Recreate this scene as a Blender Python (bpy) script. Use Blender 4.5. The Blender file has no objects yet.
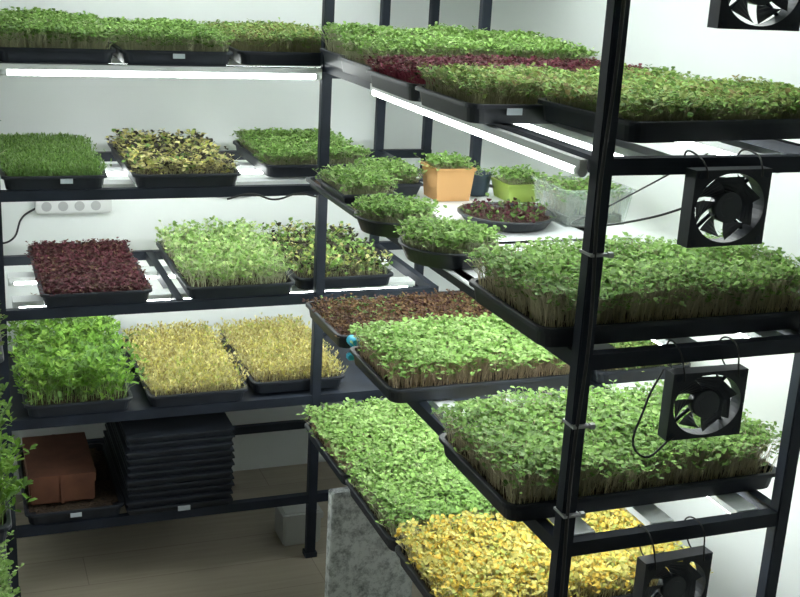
import bpy, bmesh, numpy as np, random
from math import *
from mathutils import Vector, Matrix
random.seed(7)
rng=np.random.default_rng(11)
SC=bpy.context.scene
COL=SC.collection
SC.view_settings.view_transform='Standard'
TUBE=24.0

# ---------------------------------------------------------------- materials
def new_mat(name):
    m=bpy.data.materials.new(name);m.use_nodes=True
    nt=m.node_tree;b=nt.nodes['Principled BSDF'];return m,nt,b
def plain(name,col,rough=.5,metal=0,spec=.5,noise=0,nscale=30,bump=0):
    m,nt,b=new_mat(name)
    b.inputs['Base Color'].default_value=(*col,1);b.inputs['Roughness'].default_value=rough
    b.inputs['Metallic'].default_value=metal;b.inputs['Specular IOR Level'].default_value=spec
    if noise or bump:
        tc=nt.nodes.new('ShaderNodeTexCoord');n=nt.nodes.new('ShaderNodeTexNoise')
        n.inputs['Scale'].default_value=nscale;n.inputs['Detail'].default_value=5
        nt.links.new(tc.outputs['Object'],n.inputs['Vector'])
        if noise:
            r=nt.nodes.new('ShaderNodeValToRGB')
            r.color_ramp.elements[0].position=.3;r.color_ramp.elements[1].position=.7
            r.color_ramp.elements[0].color=(*[c*(1-noise) for c in col],1)
            r.color_ramp.elements[1].color=(*[min(1,c*(1+noise)) for c in col],1)
            nt.links.new(n.outputs['Fac'],r.inputs['Fac']);nt.links.new(r.outputs['Color'],b.inputs['Base Color'])
        if bump:
            bp=nt.nodes.new('ShaderNodeBump');bp.inputs['Strength'].default_value=bump;bp.inputs['Distance'].default_value=.01
            nt.links.new(n.outputs['Fac'],bp.inputs['Height']);nt.links.new(bp.outputs['Normal'],b.inputs['Normal'])
    return m
M_steel=plain('black_painted_steel',(.014,.019,.030),.55,spec=.28,noise=.3,nscale=12)
M_tray=plain('black_plastic',(.018,.022,.030),.45,spec=.35,noise=.2,nscale=20)
M_bowl=plain('dark_bowl_plastic',(.02,.024,.03),.35)
M_slate=plain('slate_blue_plastic',(.03,.055,.085),.35)
M_wall=plain('white_wall_paint',(.73,.765,.755),.75,noise=.035,nscale=2.5,bump=.05)
M_ceil=plain('ceiling_paint',(.6,.62,.61),.8)
M_house=plain('white_lamp_housing',(.82,.85,.86),.4)
M_white=plain('white_plastic',(.58,.60,.59),.4)
M_greybox=plain('grey_white_plastic',(.42,.43,.41),.5)
M_label=plain('label_paper',(.5,.56,.61),.6)
M_soil=plain('coir_soil',(.065,.04,.024),.95,noise=.6,nscale=140,bump=.8)
M_orange=plain('orange_pot',(.68,.38,.15),.5)
M_lime=plain('lime_plastic',(.34,.46,.09),.4)
M_brown=plain('brown_cardboard',(.12,.045,.024),.85,noise=.25,nscale=18)
M_cyan=plain('cyan_plastic',(.03,.40,.58),.35)
M_cable=plain('black_cable',(.01,.01,.012),.5)
M_wcable=plain('grey_cable',(.35,.36,.36),.5)
M_dustgrey=plain('fan_blade_plastic',(.035,.04,.05),.3)
def emis(name,col,s):
    m=bpy.data.materials.new(name);m.use_nodes=True;nt=m.node_tree;nt.nodes.clear()
    e=nt.nodes.new('ShaderNodeEmission');o=nt.nodes.new('ShaderNodeOutputMaterial')
    e.inputs[0].default_value=(*col,1);e.inputs[1].default_value=s
    nt.links.new(e.outputs[0],o.inputs[0]);return m
M_tube=emis('led_tube_glow',(.94,1.0,.975),TUBE)
# floor: greyish vinyl planks
M_floor,nt,b=new_mat('vinyl_plank_floor')
tc=nt.nodes.new('ShaderNodeTexCoord');mp=nt.nodes.new('ShaderNodeMapping');br=nt.nodes.new('ShaderNodeTexBrick')
br.inputs['Scale'].default_value=1;br.inputs['Brick Width'].default_value=1.2;br.inputs['Row Height'].default_value=.15
br.inputs['Mortar Size'].default_value=.0012
br.inputs['Color1'].default_value=(.40,.35,.27,1);br.inputs['Color2'].default_value=(.35,.305,.235,1);br.inputs['Mortar'].default_value=(.24,.2,.16,1)
n=nt.nodes.new('ShaderNodeTexNoise');n.inputs['Scale'].default_value=5;n.inputs['Detail'].default_value=8
mp2=nt.nodes.new('ShaderNodeMapping');mp2.inputs['Scale'].default_value=(1,14,1)
mx=nt.nodes.new('ShaderNodeMixRGB');mx.blend_type='MULTIPLY';mx.inputs[0].default_value=.6
rp=nt.nodes.new('ShaderNodeValToRGB');rp.color_ramp.elements[0].color=(.55,.55,.55,1);rp.color_ramp.elements[1].color=(1.2,1.2,1.2,1)
nt.links.new(tc.outputs['Object'],mp.inputs[0]);nt.links.new(mp.outputs[0],br.inputs[0])
nt.links.new(tc.outputs['Object'],mp2.inputs[0]);nt.links.new(mp2.outputs[0],n.inputs[0])
nt.links.new(n.outputs['Fac'],rp.inputs[0]);nt.links.new(br.outputs[0],mx.inputs[1]);nt.links.new(rp.outputs[0],mx.inputs[2])
nt.links.new(mx.outputs[0],b.inputs['Base Color']);b.inputs['Roughness'].default_value=.5
# speckled stone
M_stone,nt,b=new_mat('speckled_granite')
tc=nt.nodes.new('ShaderNodeTexCoord');n=nt.nodes.new('ShaderNodeTexNoise');n.inputs['Scale'].default_value=45;n.inputs['Detail'].default_value=6;n.inputs['Roughness'].default_value=.75
rp=nt.nodes.new('ShaderNodeValToRGB');rp.color_ramp.elements[0].position=.34;rp.color_ramp.elements[0].color=(.24,.27,.28,1);rp.color_ramp.elements[1].position=.55;rp.color_ramp.elements[1].color=(.88,.92,.92,1)
nt.links.new(tc.outputs['Object'],n.inputs[0]);nt.links.new(n.outputs['Fac'],rp.inputs[0]);nt.links.new(rp.outputs[0],b.inputs['Base Color']);b.inputs['Roughness'].default_value=.5
# clear plastic
M_clear=bpy.data.materials.new('clear_plastic');M_clear.use_nodes=True;nt=M_clear.node_tree;nt.nodes.clear()
o_=nt.nodes.new('ShaderNodeOutputMaterial');mxs=nt.nodes.new('ShaderNodeMixShader');tr=nt.nodes.new('ShaderNodeBsdfTransparent');gl=nt.nodes.new('ShaderNodeBsdfPrincipled')
gl.inputs['Base Color'].default_value=(.58,.68,.64,1);gl.inputs['Roughness'].default_value=.15;mxs.inputs[0].default_value=.26
nt.links.new(tr.outputs[0],mxs.inputs[1]);nt.links.new(gl.outputs[0],mxs.inputs[2]);nt.links.new(mxs.outputs[0],o_.inputs[0])
# plant material using vertex colours
M_plant=bpy.data.materials.new('sprout_leaf');M_plant.use_nodes=True;nt=M_plant.node_tree;nt.nodes.clear()
o_=nt.nodes.new('ShaderNodeOutputMaterial');at=nt.nodes.new('ShaderNodeAttribute');at.attribute_name='Col'
pb=nt.nodes.new('ShaderNodeBsdfPrincipled');pb.inputs['Roughness'].default_value=.6;pb.inputs['Specular IOR Level'].default_value=.2
tl=nt.nodes.new('ShaderNodeBsdfTranslucent');ms=nt.nodes.new('ShaderNodeMixShader');ms.inputs[0].default_value=.3
nt.links.new(at.outputs['Color'],pb.inputs['Base Color']);nt.links.new(at.outputs['Color'],tl.inputs['Color'])
nt.links.new(pb.outputs[0],ms.inputs[1]);nt.links.new(tl.outputs[0],ms.inputs[2]);nt.links.new(ms.outputs[0],o_.inputs[0])

# ---------------------------------------------------------------- mesh helpers
def link(ob,parent=None):
    COL.objects.link(ob)
    if parent: ob.parent=parent
    return ob
def empty(name,loc=(0,0,0),rz=0):
    e=bpy.data.objects.new(name,None);e.empty_display_size=.05;e.location=loc;e.rotation_euler=(0,0,rz);COL.objects.link(e);return e
def mesh_ob(name,bm,mats,parent=None,loc=(0,0,0),smooth=False,rot=(0,0,0)):
    me=bpy.data.meshes.new(name);bmesh.ops.recalc_face_normals(bm,faces=bm.faces[:]);bm.to_mesh(me);bm.free()
    for m in (mats if isinstance(mats,list) else [mats]): me.materials.append(m)
    if smooth:
        for p in me.polygons:p.use_smooth=True
    ob=bpy.data.objects.new(name,me);ob.location=loc;ob.rotation_euler=rot;link(ob,parent);return ob
def box(bm,x0,x1,y0,y1,z0,z1,mi=0,taper=0,bevel=0):
    v=[bm.verts.new(p) for p in [(x0+taper,y0+taper,z0),(x1-taper,y0+taper,z0),(x1-taper,y1-taper,z0),(x0+taper,y1-taper,z0),(x0,y0,z1),(x1,y0,z1),(x1,y1,z1),(x0,y1,z1)]]
    fs=[bm.faces.new([v[i] for i in q]) for q in [(3,2,1,0),(4,5,6,7),(0,1,5,4),(1,2,6,5),(2,3,7,6),(3,0,4,7)]]
    for f in fs:f.material_index=mi
    if bevel:
        es=list({e for f in fs for e in f.edges})
        r=bmesh.ops.bevel(bm,geom=es,offset=bevel,segments=2,affect='EDGES')
        for f in r['faces']:f.material_index=mi
    return fs
def cyl(bm,p0,p1,r,seg=12,mi=0,r2=None,cap=True):
    p0=Vector(p0);p1=Vector(p1);d=(p1-p0).normalized();a=d.orthogonal().normalized();b=d.cross(a);r2=r if r2 is None else r2
    A=[bm.verts.new(p0+(a*cos(t)+b*sin(t))*r) for t in [2*pi*i/seg for i in range(seg)]]
    B=[bm.verts.new(p1+(a*cos(t)+b*sin(t))*r2) for t in [2*pi*i/seg for i in range(seg)]]
    for i in range(seg):
        f=bm.faces.new([A[i],A[(i+1)%seg],B[(i+1)%seg],B[i]]);f.material_index=mi;f.smooth=True
    if cap:
        bm.faces.new(A[::-1]).material_index=mi;bm.faces.new(B).material_index=mi
def lathe(bm,prof,seg=40,mi=0,c=(0,0,0)):
    rings=[]
    for r,z in prof:
        rings.append([bm.verts.new((c[0]+r*cos(2*pi*i/seg),c[1]+r*sin(2*pi*i/seg),c[2]+z)) for i in range(seg)])
    for a,b in zip(rings,rings[1:]):
        for i in range(seg):
            f=bm.faces.new([a[i],a[(i+1)%seg],b[(i+1)%seg],b[i]]);f.material_index=mi;f.smooth=True
    bm.faces.new(rings[0][::-1]).material_index=mi
    bm.faces.new(rings[-1]).material_index=mi
def curve(name,pts,r,mat,parent=None):
    cu=bpy.data.curves.new(name,'CURVE');cu.dimensions='3D';cu.bevel_depth=r;cu.bevel_resolution=2;cu.resolution_u=8
    s=cu.splines.new('BEZIER');s.bezier_points.add(len(pts)-1)
    for p,q in zip(s.bezier_points,pts):
        p.co=q;p.handle_left_type=p.handle_right_type='AUTO'
    cu.materials.append(mat);ob=bpy.data.objects.new(name,cu);link(ob,parent);return ob

# ---------------------------------------------------------------- sprouts
def fieldnoise(x,y,seed,sc):
    r=np.random.default_rng(seed);s=0
    for k in range(5):
        a=r.uniform(0,2*pi);w=sc*r.uniform(.6,1.6);ph=r.uniform(0,6.3)
        s=s+np.sin((x*cos(a)+y*sin(a))*w+ph)
    return s/3.2
def sprouts(name,parent,shape,z0,n,h,hv,leaf,pal,stem,tilt=.35,spread=.010,nleaf=2,slim=1.0,droop=0.0,patch=.25,stemw=.0012,seed=0,lump=.12,round_=False,under=.3):
    r=np.random.default_rng(seed+100)
    x0,x1,y0,y1=shape
    X=r.uniform(x0,x1,n);Y=r.uniform(y0,y1,n)
    if round_:
        R=(x1-x0)/2;t=r.uniform(0,2*pi,n);q=np.sqrt(r.uniform(0,1,n))*R
        X=(x0+x1)/2+q*np.cos(t);Y=(y0+y1)/2+q*np.sin(t)
    H=h*(1+lump*fieldnoise(X,Y,seed,28))+r.normal(0,hv,n)
    H=H*np.where(r.uniform(0,1,n)<under,r.uniform(.5,.9,n),1)
    H=np.clip(H,h*.3,h*1.6)
    cx,cy=(x0+x1)/2,(y0+y1)/2
    ex=np.clip((np.abs(X-cx)/((x1-x0)/2)-.75)/.25,0,1)*np.sign(X-cx);ey=np.clip((np.abs(Y-cy)/((y1-y0)/2)-.75)/.25,0,1)*np.sign(Y-cy)
    LX=r.normal(0,spread,n)+ex*h*.2;LY=r.normal(0,spread,n)+ey*h*.2
    TX,TY,TZ=X+LX,Y+LY,z0+H
    MX,MY,MZ=X+LX*.3,Y+LY*.3,z0+H*.55
    az=r.uniform(0,2*pi,n);sx,sy=np.cos(az)*stemw/2,np.sin(az)*stemw/2
    P=[];Fc=[];C=[]
    st=np.stack([np.stack([X-sx,Y-sy,np.full(n,z0)],1),np.stack([X+sx,Y+sy,np.full(n,z0)],1),
                 np.stack([MX-sx,MY-sy,MZ],1),np.stack([MX+sx,MY+sy,MZ],1),
                 np.stack([TX-sx,TY-sy,TZ],1),np.stack([TX+sx,TY+sy,TZ],1)],1)
    P.append(st.reshape(-1,3))
    idx=np.arange(n)[:,None]*6
    Fc.append(np.concatenate([idx+np.array([0,1,3,2]),idx+np.array([2,3,5,4])],0))
    sc=np.array(stem)[None,:]*r.uniform(.8,1.15,n)[:,None]
    C.append(np.repeat(sc,6,0));base=6*n
    cols=np.array([p[0] for p in pal],float);w=np.array([p[1] for p in pal],float);w/=w.sum()
    pn=fieldnoise(X,Y,seed+5,22)
    u=np.clip(r.uniform(0,1,n)+patch*pn*.5,0,.999);ci=np.searchsorted(np.cumsum(w),u);ci=np.clip(ci,0,len(w)-1)
    lc0=cols[ci]*r.uniform(.8,1.2,n)[:,None]
    a0=r.uniform(0,2*pi,n)
    for k in range(nleaf):
        a=a0+2*pi*k/nleaf+r.normal(0,.3,n)
        L=leaf*r.uniform(.65,1.25,n);Wd=L*.42*slim*r.uniform(.85,1.15,n)
        ti=tilt+r.normal(0,.3,n)
        dx,dy,dz=np.cos(a)*np.cos(ti),np.sin(a)*np.cos(ti),np.sin(ti)
        px,py=-np.sin(a),np.cos(a)
        zoff=r.uniform(-.003,.001,n)*(k>1)*3
        def pt(u_,v_,wz=0):
            dd=droop*(u_**2)
            return np.stack([TX+dx*L*u_+px*Wd*v_,TY+dy*L*u_+py*Wd*v_,TZ+zoff+dz*L*u_-dd*L+wz*L],1)
        vs=np.stack([pt(0,0),pt(.38,-.95,.1),pt(.85,-.75,.08),pt(1.0,0,-.02),pt(.85,.75,.08),pt(.38,.95,.1)],1)
        P.append(vs.reshape(-1,3))
        idx=base+np.arange(n)[:,None]*6
        Fc.append(np.concatenate([idx+np.array([0,1,2,3]),idx+np.array([0,3,4,5])],0))
        lc=lc0*r.uniform(.85,1.15,n)[:,None]
        C.append(np.repeat(lc,6,0));base+=6*n
    V=np.concatenate(P);Fa=np.concatenate(Fc);Cc=np.clip(np.concatenate(C),0,1)
    me=bpy.data.meshes.new(name)
    me.vertices.add(len(V));me.vertices.foreach_set('co',V.astype(np.float32).ravel())
    me.loops.add(Fa.size);me.loops.foreach_set('vertex_index',Fa.astype(np.int32).ravel())
    me.polygons.add(len(Fa));me.polygons.foreach_set('loop_start',(np.arange(len(Fa))*4).astype(np.int32))
    me.update(calc_edges=True)
    ca=me.color_attributes.new('Col','FLOAT_COLOR','POINT')
    ca.data.foreach_set('color',np.concatenate([Cc,np.ones((len(Cc),1))],1).astype(np.float32).ravel())
    me.materials.append(M_plant);me.validate()
    ob=bpy.data.objects.new(name,me);link(ob,parent);return ob

G1=(.20,.345,.085);G2=(.27,.43,.12);G3=(.145,.255,.07);G4=(.37,.52,.20);G5=(.245,.365,.145)
Yl=(.60,.55,.17);Yd=(.68,.50,.10);Yp=(.66,.61,.28);YG=(.43,.49,.14)
MA=(.11,.032,.042);MB=(.155,.045,.06);MC=(.075,.033,.03);BR=(.12,.068,.038);PALE=(.56,.56,.38)
KIND={
 'green':dict(pal=[(G3,2),(G1,4),(G2,4),(G4,1)],stem=PALE,h=.052,hv=.004,leaf=.0095,dens=4.8),
 'tall':dict(pal=[(G3,1),(G5,4),(G1,4),(G2,4),(G4,1)],stem=(.58,.52,.36),h=.070,hv=.005,leaf=.0095,dens=5.2),
 'bright':dict(pal=[(G1,2),(G2,5),(G4,3)],stem=(.56,.44,.31),h=.058,hv=.004,leaf=.0108,dens=4.4),
 'pea':dict(pal=[(G3,3),((.17,.33,.05),5),((.26,.43,.08),3)],stem=(.3,.44,.15),h=.072,hv=.018,leaf=.018,dens=1.3,nleaf=4,slim=.6,tilt=.6,spread=.018),
 'lawn':dict(pal=[(G3,2),(G1,5),(G5,3)],stem=(.22,.38,.12),h=.024,hv=.002,leaf=.009,dens=6.0,slim=.4,tilt=1.0,lump=.06),
 'maroon':dict(pal=[(MC,4),(MA,4),(MB,3),((.15,.09,.055),2)],stem=(.2,.07,.08),h=.014,hv=.003,leaf=.008,dens=5.0),
 'maroon_pink':dict(pal=[(MC,2),(MA,4),(MB,3),((.22,.05,.085),1),(BR,2)],stem=(.36,.07,.11),h=.034,hv=.003,leaf=.008,dens=5.0),
 'sunflower':dict(pal=[((.05,.045,.035),5),(G1,1),(Yp,4),(YG,2),(Yl,1)],stem=(.56,.54,.34),h=.026,hv=.010,leaf=.012,dens=1.8),
 'pale_sparse':dict(pal=[(G1,1),(G2,3),(G4,5),((.46,.57,.24),3)],stem=(.62,.64,.44),h=.045,hv=.012,leaf=.0115,dens=2.0,tilt=.6),
 'mixed_dark':dict(pal=[((.05,.045,.03),4),(G3,2),(G2,3),(YG,2),(Yp,1)],stem=(.5,.55,.32),h=.036,hv=.014,leaf=.013,dens=1.3,tilt=.6),
 'yellow':dict(pal=[((.42,.35,.13),3),(Yl,4),(Yp,5),(YG,1)],stem=(.62,.57,.32),h=.030,hv=.008,leaf=.010,dens=4.4,slim=.55,tilt=.9),
 'gold':dict(pal=[((.40,.42,.11),1),(Yl,5),(Yd,4),(YG,1)],stem=(.70,.64,.38),h=.045,hv=.007,leaf=.0100,dens=4.2,tilt=.6),
 'brown':dict(pal=[(MC,3),(BR,5),((.20,.12,.055),4),(G3,1)],stem=(.28,.16,.09),h=.013,hv=.004,leaf=.0075,dens=3.4),
 'dish':dict(pal=[(MC,3),(G3,3),(MA,2),((.22,.27,.10),1)],stem=(.20,.10,.10),h=.020,hv=.006,leaf=.010,dens=.8,tilt=.7),
 'olive':dict(pal=[(G3,2),((.26,.33,.10),4),(G2,2),((.25,.21,.085),1)],stem=(.46,.44,.27),h=.038,hv=.005,leaf=.0092,dens=4.8),
}
def do_sprouts(kind,parent,shape,z0,seed,mult=1,round_=False,hm=1,nm='sprouts'):
    k=dict(KIND[kind]);dens=k.pop('dens')*mult;k['h']*=hm
    A=(shape[1]-shape[0])*(shape[3]-shape[2])*1e4*(.785 if round_ else 1)
    return sprouts(nm,parent,shape,z0,max(20,int(A*dens)),seed=seed,round_=round_,**k)
SEED=[1]
def tray(name,x0,x1,y0,y1,z,kind,rot=0,label=None,mult=1,hm=1,H=.033):
    SEED[0]+=1
    cx,cy=(x0+x1)/2,(y0+y1)/2;w,d=(x1-x0)/2,(y1-y0)/2
    e=empty(name,(cx,cy,z),rot)
    bm=bmesh.new();t=.006
    loops=[(w-t-.004,d-t-.004,0),(w-.006,d-.006,H-.007),(w,d,H-.007),(w,d,H-.001),(w-.001,d-.001,H),(w-.008,d-.008,H),(w-.012,d-.012,.004)]
    def outline(a,b,zz,rc=.022):
        pts=[]
        for (sx,sy,t0) in ((1,-1,-pi/2),(1,1,0),(-1,1,pi/2),(-1,-1,pi)):
            for i in range(5):
                tt=t0+pi/2*i/4;pts.append(bm.verts.new((sx*(a-rc)+rc*cos(tt),sy*(b-rc)+rc*sin(tt),zz)))
        return pts
    rings=[outline(a,b,zz) for a,b,zz in loops]
    for A,B in zip(rings,rings[1:]):
        for i in range(20): bm.faces.new([A[i],A[(i+1)%20],B[(i+1)%20],B[i]])
    bm.faces.new(rings[0][::-1]);bm.faces.new(rings[-1])
    mesh_ob('tray_shell',bm,M_tray,e)
    bm=bmesh.new();g=14
    vs=[[bm.verts.new((-w+.012+(2*w-.024)*i/g,-d+.012+(2*d-.024)*j/g,H-.009+random.uniform(-.002,.002))) for j in range(g+1)] for i in range(g+1)]
    for i in range(g):
        for j in range(g):
            if (i in(0,g-1)) and (j in (0,g-1)): continue
            bm.faces.new([vs[i][j],vs[i+1][j],vs[i+1][j+1],vs[i][j+1]])
    mesh_ob('soil',bm,M_soil,e,smooth=True)
    if kind: do_sprouts(kind,e,(-w+.015,w-.015,-d+.015,d-.015),H-.010,SEED[0]*13,mult,hm=hm)
    if label is not None:
        bm=bmesh.new();lx=-w+label*2*w;box(bm,lx-.014,lx+.014,-d-.002,-d+.0,H-.017,H-.006);mesh_ob('label',bm,M_label,e)
    return e

# ---------------------------------------------------------------- room
BY=.58;RX=.68;LXW=-1.50;FY=-3.6;CZ=2.35
def slab(name,a,mat):
    bm=bmesh.new();box(bm,*a);return mesh_ob(name,bm,mat)
slab('floor',(LXW-.1,RX+.1,FY-.1,BY+.1,-.1,0),M_floor)
slab('ceiling',(LXW-.1,RX+.1,FY-.1,BY+.1,CZ,CZ+.1),M_ceil)
slab('wall_back',(LXW-.1,RX+.1,BY,BY+.1,0,CZ),M_wall)
slab('wall_right',(RX,RX+.1,FY,BY,0,CZ),M_wall)
slab('wall_left',(LXW-.1,LXW,FY,BY,0,CZ),M_wall)
slab('wall_front',(LXW-.1,RX+.1,FY-.1,FY,0,CZ),M_wall)
# ---------------------------------------------------------------- racks
PW=.0125
def rack(name,posts,railsx,railsy,top=1.98,shade_boards=()):
    bm=bmesh.new()
    for x,y in posts:
        box(bm,x-PW,x+PW,y-PW,y+PW,.012,top,bevel=.002)
        box(bm,x-PW-.004,x+PW+.004,y-PW-.004,y+PW+.004,0,.014)
    for x0,x1,y,z in railsx: box(bm,x0,x1,y-.010,y+.010,z-PW,z+PW)
    for x,y0,y1,z in railsy: box(bm,x-.010,x+.010,y0,y1,z-PW,z+PW)
    for b in shade_boards: box(bm,*b)
    return mesh_ob(name,bm,M_steel)
T=[1.66,1.348,1.050,.735,.420];LT=[1.64,1.332,1.040,.752,.470,.178]
W=.42;L=1.339;E=.33;LX0=-.787
rx=[];ry=[]
for z in T:
    rx+=[(0,W,-L,z),(0,W,0,z),(0,W,-.68,z)]
    ry+=[(0,-L,0,z),(W,-L,0,z)]
rack('metal_shelving_rack',[(0,-L),(W,-L),(0,0),(W,0)],rx,ry)
rx=[];ry=[]
for z in LT:
    rx+=[(LX0,-PW,0,z),(PW,E,0.0,z),(LX0,E+.17,.50,z)]
    ry+=[(LX0,0,.5,z),(E,0,.5,z),(-.36,0,.5,z)]
rack('metal_shelving_rack',[(LX0,0),(LX0,.5),(E,.5),(E+.155,.5)],rx,ry,shade_boards=[(LX0,E,.008,.49,LT[4]-.006,LT[4]+.004)])  # dark sheet added under the lowest plant trays to block tube light below
rx=[];ry=[];ZL=[1.50,1.215,.93,.635,.40]
for z in ZL:
    rx+=[(-1.33,-.875,-.10,z),(-1.33,-.875,-1.0,z)]
    ry+=[(-.875,-1.0,-.10,z),(-1.33,-1.0,-.10,z)]
rack('metal_shelving_rack',[(-.875,-.10),(-.875,-1.0),(-1.33,-.10),(-1.33,-1.0)],rx,ry)

# ---------------------------------------------------------------- LED tubes
def led(x0,y0,x1,y1,z,hw=.016,tr=.009):
    bm=bmesh.new()
    if abs(x1-x0)>abs(y1-y0): box(bm,x0,x1,y0-hw,y0+hw,z+.006,z+.018)
    else: box(bm,x0-hw,x0+hw,y0,y1,z+.006,z+.018)
    p0=Vector((x0,y0,z));p1=Vector((x1,y1,z));d=(p1-p0).normalized()
    cyl(bm,p0+d*.015,p1-d*.015,tr,10,1)
    cyl(bm,p0,p0+d*.015,tr+.0015,10,0);cyl(bm,p1-d*.015,p1,tr+.0015,10,0)
    return mesh_ob('led_tube_light',bm,[M_house,M_tube])
led(-.019,-1.320,-.019,-.40,T[1]-.012,.006,.0065)
for i,z in enumerate(T[:4]):
    for x in ((.12,.33) if i==1 else (.05,.20,.37)):
        led(x,-1.318,x,-.05,z-.010,.022)
led(-.765,-.022,-.02,-.022,LT[1]-.006,.007,.0075)
for i,z in enumerate(LT[:4]):
    for y in ((.20,) if i==1 else (.10,.32)): led(-.755,y,.30,y,z-.010,.026)
for z in ZL[:4]: led(-1.08,-.95,-1.08,-.15,z-PW-.02)

# ---------------------------------------------------------------- left rack trays
tz=[z+PW+.001 for z in LT]
tray('radish_microgreens_tray',-.775,-.507,-.015,.23,tz[1],'green',hm=.85)
tray('radish_microgreens_tray',-.775,-.51,.24,.485,tz[1],'green')
tray('radish_microgreens_tray',-.500,-.232,-.015,.485,tz[1],'green',label=.5,hm=.8)
tray('pea_shoots_tray',-.215,.06,.02,.485,tz[1],'olive',hm=1.1)
tray('broccoli_microgreens_tray',-.772,-.532,-.015,.485,tz[2],'lawn',label=.6)
tray('sunflower_sprouts_tray',-.475,-.210,-.015,.485,tz[2],'sunflower')
tray('kale_microgreens_tray',-.125,.165,.085,.488,tz[2],'green',hm=.65)
tray('amaranth_microgreens_tray',-.695,-.428,-.012,.485,tz[3],'maroon')
tray('sunflower_shoots_tray',-.345,-.062,-.012,.485,tz[3],'pale_sparse')
tray('buckwheat_sprouts_tray',-.052,.222,.022,.485,tz[3],'mixed_dark')
tray('pea_shoots_tray',-.742,-.480,-.012,.485,tz[4],'pea')
tray('yellow_corn_shoots_tray',-.443,-.182,-.012,.485,tz[4],'yellow')
tray('yellow_corn_shoots_tray',-.165,.095,.022,.485,tz[4],'yellow')
zb=LT[5]+PW+.001
tray('empty_seedling_tray',-.752,-.505,-.012,.40,zb,None,label=.5)
bm=bmesh.new()
for i in range(11):
    o=random.uniform(-.004,.004);box(bm,-.495+o,-.225+o,-.010+o,.47,zb+i*.020,zb+i*.020+.013,taper=.004);box(bm,-.499+o,-.221+o,-.014+o,.474,zb+i*.020+.013,zb+i*.020+.018)
mesh_ob('stacked_seedling_trays',bm,M_tray)
bm=bmesh.new();box(bm,-.371,-.339,-.022,-.019,zb+.003,zb+.016);mesh_ob('paper_label',bm,M_label)
bm=bmesh.new();z0=zb+.034
box(bm,-.735,-.575,.04,.30,z0,z0+.075,bevel=.003);box(bm,-.738,-.572,.037,.303,z0+.054,z0+.078);box(bm,-.66,-.65,.0355,.304,z0,z0+.0785)
mesh_ob('cardboard_box',bm,M_brown)

# ---------------------------------------------------------------- right rack trays
z1,z2,z3,z4=[t+PW+.001 for t in T[1:]]
tray('radish_microgreens_tray',-.03,.51,-.22,-.02,z1,'green',hm=1.1)
tray('radish_microgreens_tray',-.05,.49,-.49,-.225,z1,'green',hm=1.0)
tray('red_amaranth_microgreens_tray',-.075,.465,-.765,-.495,z1,'maroon_pink')
tray('kale_microgreens_tray',-.075,.465,-1.035,-.770,z1,'olive',label=.15)
tray('mustard_microgreens_tray',.049,.569,-1.285,-1.010,z1+.012,'olive',rot=.10,mult=1.1,hm=.8)
tray('radish_microgreens_tray',-.060,.485,-1.318,-1.030,z2,'tall',hm=.9)
tray('empty_seedling_tray',-.065,.10,-.46,-.05,z2,None,H=.02)
def small_tub(name,x,y,z,w,h,mat,kind,hm=.8,d=None,round_=False,mult=1):
    SEED[0]+=1;e=empty(name,(x,y,z));d=d or w;bm=bmesh.new()
    if round_:
        lathe(bm,[(w*.36,0),(w*.42,.002),(w*.49,h-.004),(w*.51,h-.003),(w*.51,h),(w*.47,h),(w*.46,h-.012)])
        mesh_ob('tub',bm,mat,e)
        bm=bmesh.new();lathe(bm,[(w*.40,h-.02),(w*.465,h-.011)],30);mesh_ob('soil',bm,M_soil,e)
        do_sprouts(kind,e,(-w*.46,w*.46,-w*.46,w*.46),h-.011,SEED[0]*13,mult,True,hm)
    else:
        a,b=w/2,d/2
        loops=[(a*.84,b*.84,0),(a*.97,b*.97,h-.006),(a*1.03,b*1.03,h-.006),(a*1.03,b*1.03,h),(a*.94,b*.94,h),(a*.92,b*.92,h-.012)]
        rings=[[bm.verts.new((sx*p,sy*q,zz)) for sx,sy in((-1,-1),(1,-1),(1,1),(-1,1))] for p,q,zz in loops]
        for A,B in zip(rings,rings[1:]):
            for i in range(4): bm.faces.new([A[i],A[(i+1)%4],B[(i+1)%4],B[i]])
        bm.faces.new(rings[0][::-1]);f=bm.faces.new(rings[-1])
        mesh_ob('tub',bm,[mat],e)
        do_sprouts(kind,e,(-a*.9,a*.9,-b*.9,b*.9),h-.013,SEED[0]*13,mult,False,hm)
    return e
small_tub('microgreens_tub',.0,-.27,z2+.005,.13,.035,M_tray,'green',hm=.7,d=.20)
small_tub('microgreens_tub',.115,-.15,z2+.001,.12,.035,M_tray,'green',hm=.7,d=.18)
small_tub('microgreens_bowl',-.01,-.55,z2,.17,.035,M_bowl,'green',hm=.6,round_=True)
small_tub('microgreens_bowl',.01,-.79,z2,.19,.035,M_bowl,'green',hm=.65,round_=True)
small_tub('orange_plant_pot',.24,-.24,z2,.10,.080,M_orange,'green',hm=.45)
small_tub('blue_plant_pot',.330,-.21,z2,.075,.055,M_slate,'green',hm=.3,round_=True,mult=.2)
small_tub('lime_plant_tub',.415,-.27,z2,.10,.045,M_lime,'green',hm=.55)
small_tub('seedling_dish',.265,-.52,z2,.215,.026,M_bowl,'dish',round_=True)
bm=bmesh.new();box(bm,.115,.45,-1.02,-.04,z2-.004,z2-.001);box(bm,-.02,.115,-1.02,-.47,z2-.004,z2-.001);mesh_ob('shelf_board',bm,M_house)
e=empty('clear_plastic_box',(.462,-.50,z2));bm=bmesh.new()
a,b,h=.085,.08,.080
loops=[(a*.88,b*.88,0),(a,b,h),(a*1.05,b*1.05,h),(a*1.05,b*1.05,h+.004),(a*.97,b*.97,h+.004),(a*.85,b*.85,.003)]
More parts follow.
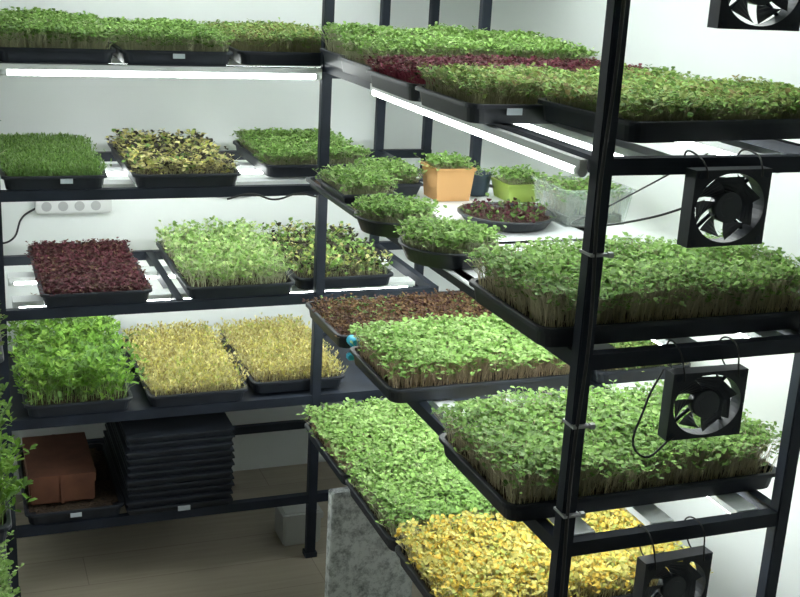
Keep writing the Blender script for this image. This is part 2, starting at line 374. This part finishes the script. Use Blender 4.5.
rings=[[bm.verts.new((sx*p,sy*q,zz)) for sx,sy in((-1,-1),(1,-1),(1,1),(-1,1))] for p,q,zz in loops]
for A,B in zip(rings,rings[1:]):
    for i in range(4): bm.faces.new([A[i],A[(i+1)%4],B[(i+1)%4],B[i]])
bm.faces.new(rings[0][::-1]);bm.faces.new(rings[-1])
mesh_ob('box_shell',bm,M_clear,e)
bm=bmesh.new();box(bm,-.070,.070,-.065,.065,.004,.022);mesh_ob('soil',bm,M_soil,e)
do_sprouts('tall',e,(-.068,.068,-.062,.062),.022,991,.8,hm=.75)
tray('beet_microgreens_tray',-.075,.45,-.40,-.115,z3,'brown')
tray('broccoli_microgreens_tray',-.075,.395,-.745,-.465,z3,'bright')
tray('kale_microgreens_tray',.405,.65,-.745,-.465,z3,'olive',hm=.5)
tray('radish_microgreens_tray',-.068,.475,-1.275,-.965,z3,'tall',hm=.95)
tray('broccoli_microgreens_tray',-.075,.465,-.47,-.14,z4,'bright',hm=.85)
tray('broccoli_microgreens_tray',-.075,.465,-.79,-.475,z4,'green')
tray('yellow_pea_shoots_tray',-.075,.465,-1.11,-.80,z4,'gold')
for z,k in ((ZL[1],'green'),(ZL[2],'olive'),(ZL[3],'pea'),(ZL[4],'green')):
    tray('microgreens_tray',-1.34,-.812,-.95,-.66,z+PW+.001,k,hm=.8);tray('microgreens_tray',-1.34,-.815,-.64,-.35,z+PW+.001,k,hm=.8)

# ---------------------------------------------------------------- fans
def fan(x,y,z,w,h,rz=0,bar=None):
    e=empty('cooling_fan',(x,y,z),rz);bm=bmesh.new();N=48;dp=.0125;R=.455
    def sq(t):
        c,s=cos(t),sin(t);m=max(abs(c),abs(s));return c/m*.5,s/m*.5
    rr=[]
    for yy,kind in ((-dp,'o'),(dp,'o'),(dp,'i'),(-dp,'i')):
        ring=[]
        for i in range(N):
            t=2*pi*i/N
            if kind=='o': a,b=sq(t)
            else: a,b=R*cos(t),R*sin(t)
            ring.append(bm.verts.new((a*w,yy,b*h)))
        rr.append(ring)
    for k in range(4):
        A,B=rr[k],rr[(k+1)%4]
        for i in range(N): bm.faces.new([A[i],A[(i+1)%N],B[(i+1)%N],B[i]])
    mesh_ob('fan_frame',bm,M_tray,e)
    bm=bmesh.new();cyl(bm,(0,-dp+.002,0),(0,dp-.004,0),w*.17,24);cyl(bm,(0,-dp+.0015,0),(0,-dp+.002,0),w*.11,20)
    for k in range(7):
        t0=2*pi*k/7;prev=None
        for j in range(6):
            rj=w*(.16+.275*j/5);pa=[]
            for s in (0,1):
                t=t0+.05*j+(s*(.66+.06*j));yy=-.007+.014*s
                pa.append(bm.verts.new((rj*cos(t),yy,rj*sin(t)*h/w)))
            if prev: bm.faces.new([prev[0],prev[1],pa[1],pa[0]])
            prev=pa
    mesh_ob('fan_rotor',bm,M_dustgrey,e)
    bm=bmesh.new()
    for k in range(4):
        t=pi/4+k*pi/2;cyl(bm,(w*.15*cos(t),dp-.002,h*.15*sin(t)),(w*.47*cos(t),dp-.002,h*.47*sin(t)),.003,6)
    for sx in(-1,1):
        for sz in(-1,1): cyl(bm,(sx*w*.43,-dp-.001,sz*h*.43),(sx*w*.43,-dp+.001,sz*h*.43),.005,12)
    mesh_ob('fan_struts',bm,M_steel,e)
    if bar:
        for sx in(-1,1):
            x_=sx*w*.36;zt=bar-z
            curve('zip_tie_%d'%(sx+2),[(x_,-dp-.002,h*.40),(x_-.003,-dp-.004,h*.5),(x_+.004*sx,.008,zt+.018),(x_,.045,zt+.012),(x_,.03,h*.5),(x_,dp+.001,h*.42)],.0014,M_cable,e)
    return e
fy=-1.372
fan(.205,fy,1.606,.140,.115,.0,1.66)
fan(.197,fy,1.291,.138,.115,.04,T[1])
fan(.206,fy,.978,.134,.110,-.03,T[2])
fan(.193,fy,.655,.130,.115,.03,T[3])
# ---------------------------------------------------------------- cables & small things
e=empty('power_strip',(-.56,BY-.016,.89));bm=bmesh.new();box(bm,-.105,.105,-.012,.014,-.022,.022,bevel=.004)
mesh_ob('strip_body',bm,M_white,e)
bm=bmesh.new()
for i in range(4):
    x=-.075+i*.045;cyl(bm,(x,-.0135,0),(x,-.011,0),.014,16);box(bm,x-.006,x-.003,-.0145,-.013,-.002,.002);box(bm,x+.003,x+.006,-.0145,-.013,-.002,.002)
mesh_ob('sockets',bm,M_wcable,e)
curve('power_cable',[(-.66,BY-.012,.885),(-.70,BY-.02,.86),(-.73,BY-.03,.80),(-.77,BY-.03,.79),(-.84,BY-.03,.83)],.003,M_cable)
curve('power_cable',[(-.25,-.022,1.025),(-.19,-.028,1.038),(-.13,-.026,1.022),(-.07,-.028,1.036),(-.02,-.026,1.026)],.0025,M_cable)
curve('power_cable',[(-.45,BY-.01,.91),(-.3,BY-.012,.93),(-.1,BY-.012,.90),(.1,BY-.012,.93),(.3,BY-.012,.92)],.0025,M_wcable)
curve('fan_cable',[(.16,-1.372,1.30),(.12,-1.30,1.26),(.10,-1.1,1.20),(.3,-.9,1.19),(RX-.01,-.7,1.26)],.0018,M_cable)
curve('fan_cable',[(-.006,-1.357,1.9),(-.004,-1.358,1.5),(-.010,-1.357,1.3),(-.002,-1.358,1.1),(-.008,-1.357,.9),(-.003,-1.358,.6),(-.006,-1.357,.2)],.0028,M_cable)
curve('fan_cable',[(.15,-1.385,.93),(.10,-1.375,.90),(.11,-1.36,.98),(.14,-1.352,1.03)],.0018,M_cable)
def tie(x,y,z):
    bm=bmesh.new();r=.0145
    box(bm,x-r,x+r,y-r-.006,y+r,z-.002,z+.002);box(bm,x+r,x+r+.008,y-r-.008,y-r,z-.004,z+.004)
    mesh_ob('zip_tie',bm,M_wcable)
for z in (1.22,.95,.80,.60): tie(0,-L,z)
bm=bmesh.new();cyl(bm,(-.045,-.445,.775),(-.045,-.405,.775),.012,14);cyl(bm,(-.045,-.425,.775),(-.02,-.425,.745),.006,10);box(bm,-.06,-.03,-.435,-.415,.735,.748,bevel=.002)
mesh_ob('hose_connector',bm,M_cyan)
bm=bmesh.new();box(bm,-.04,.19,-.30,-.265,0,.335,bevel=.003)
mesh_ob('granite_slab',bm,M_stone)
bm=bmesh.new();box(bm,-.06,.05,.06,.16,0,.10,bevel=.006);box(bm,-.064,.054,.056,.164,.08,.097)
mesh_ob('storage_box',bm,M_greybox)

# ---------------------------------------------------------------- camera
C=Vector((-.8690,-2.7792,1.6270));yaw,pit,rol,f=.3762,.2895,.0552,1160.6
F=Vector((sin(yaw)*cos(pit),cos(yaw)*cos(pit),-sin(pit)));R=Vector((cos(yaw),-sin(yaw),0));U=R.cross(F)
R2=R*cos(rol)+U*sin(rol);U2=-R*sin(rol)+U*cos(rol)
cam=bpy.data.cameras.new('camera');co=bpy.data.objects.new('camera',cam);COL.objects.link(co)
m=Matrix((R2,U2,-F)).transposed().to_4x4();m.translation=C;co.matrix_world=m
cam.sensor_width=36;cam.lens=36*f/800;cam.clip_start=.02
SC.camera=co
w=bpy.data.worlds.new('world');SC.world=w;w.use_nodes=True;w.node_tree.nodes['Background'].inputs[0].default_value=(.5,.55,.6,1);w.node_tree.nodes['Background'].inputs[1].default_value=.3
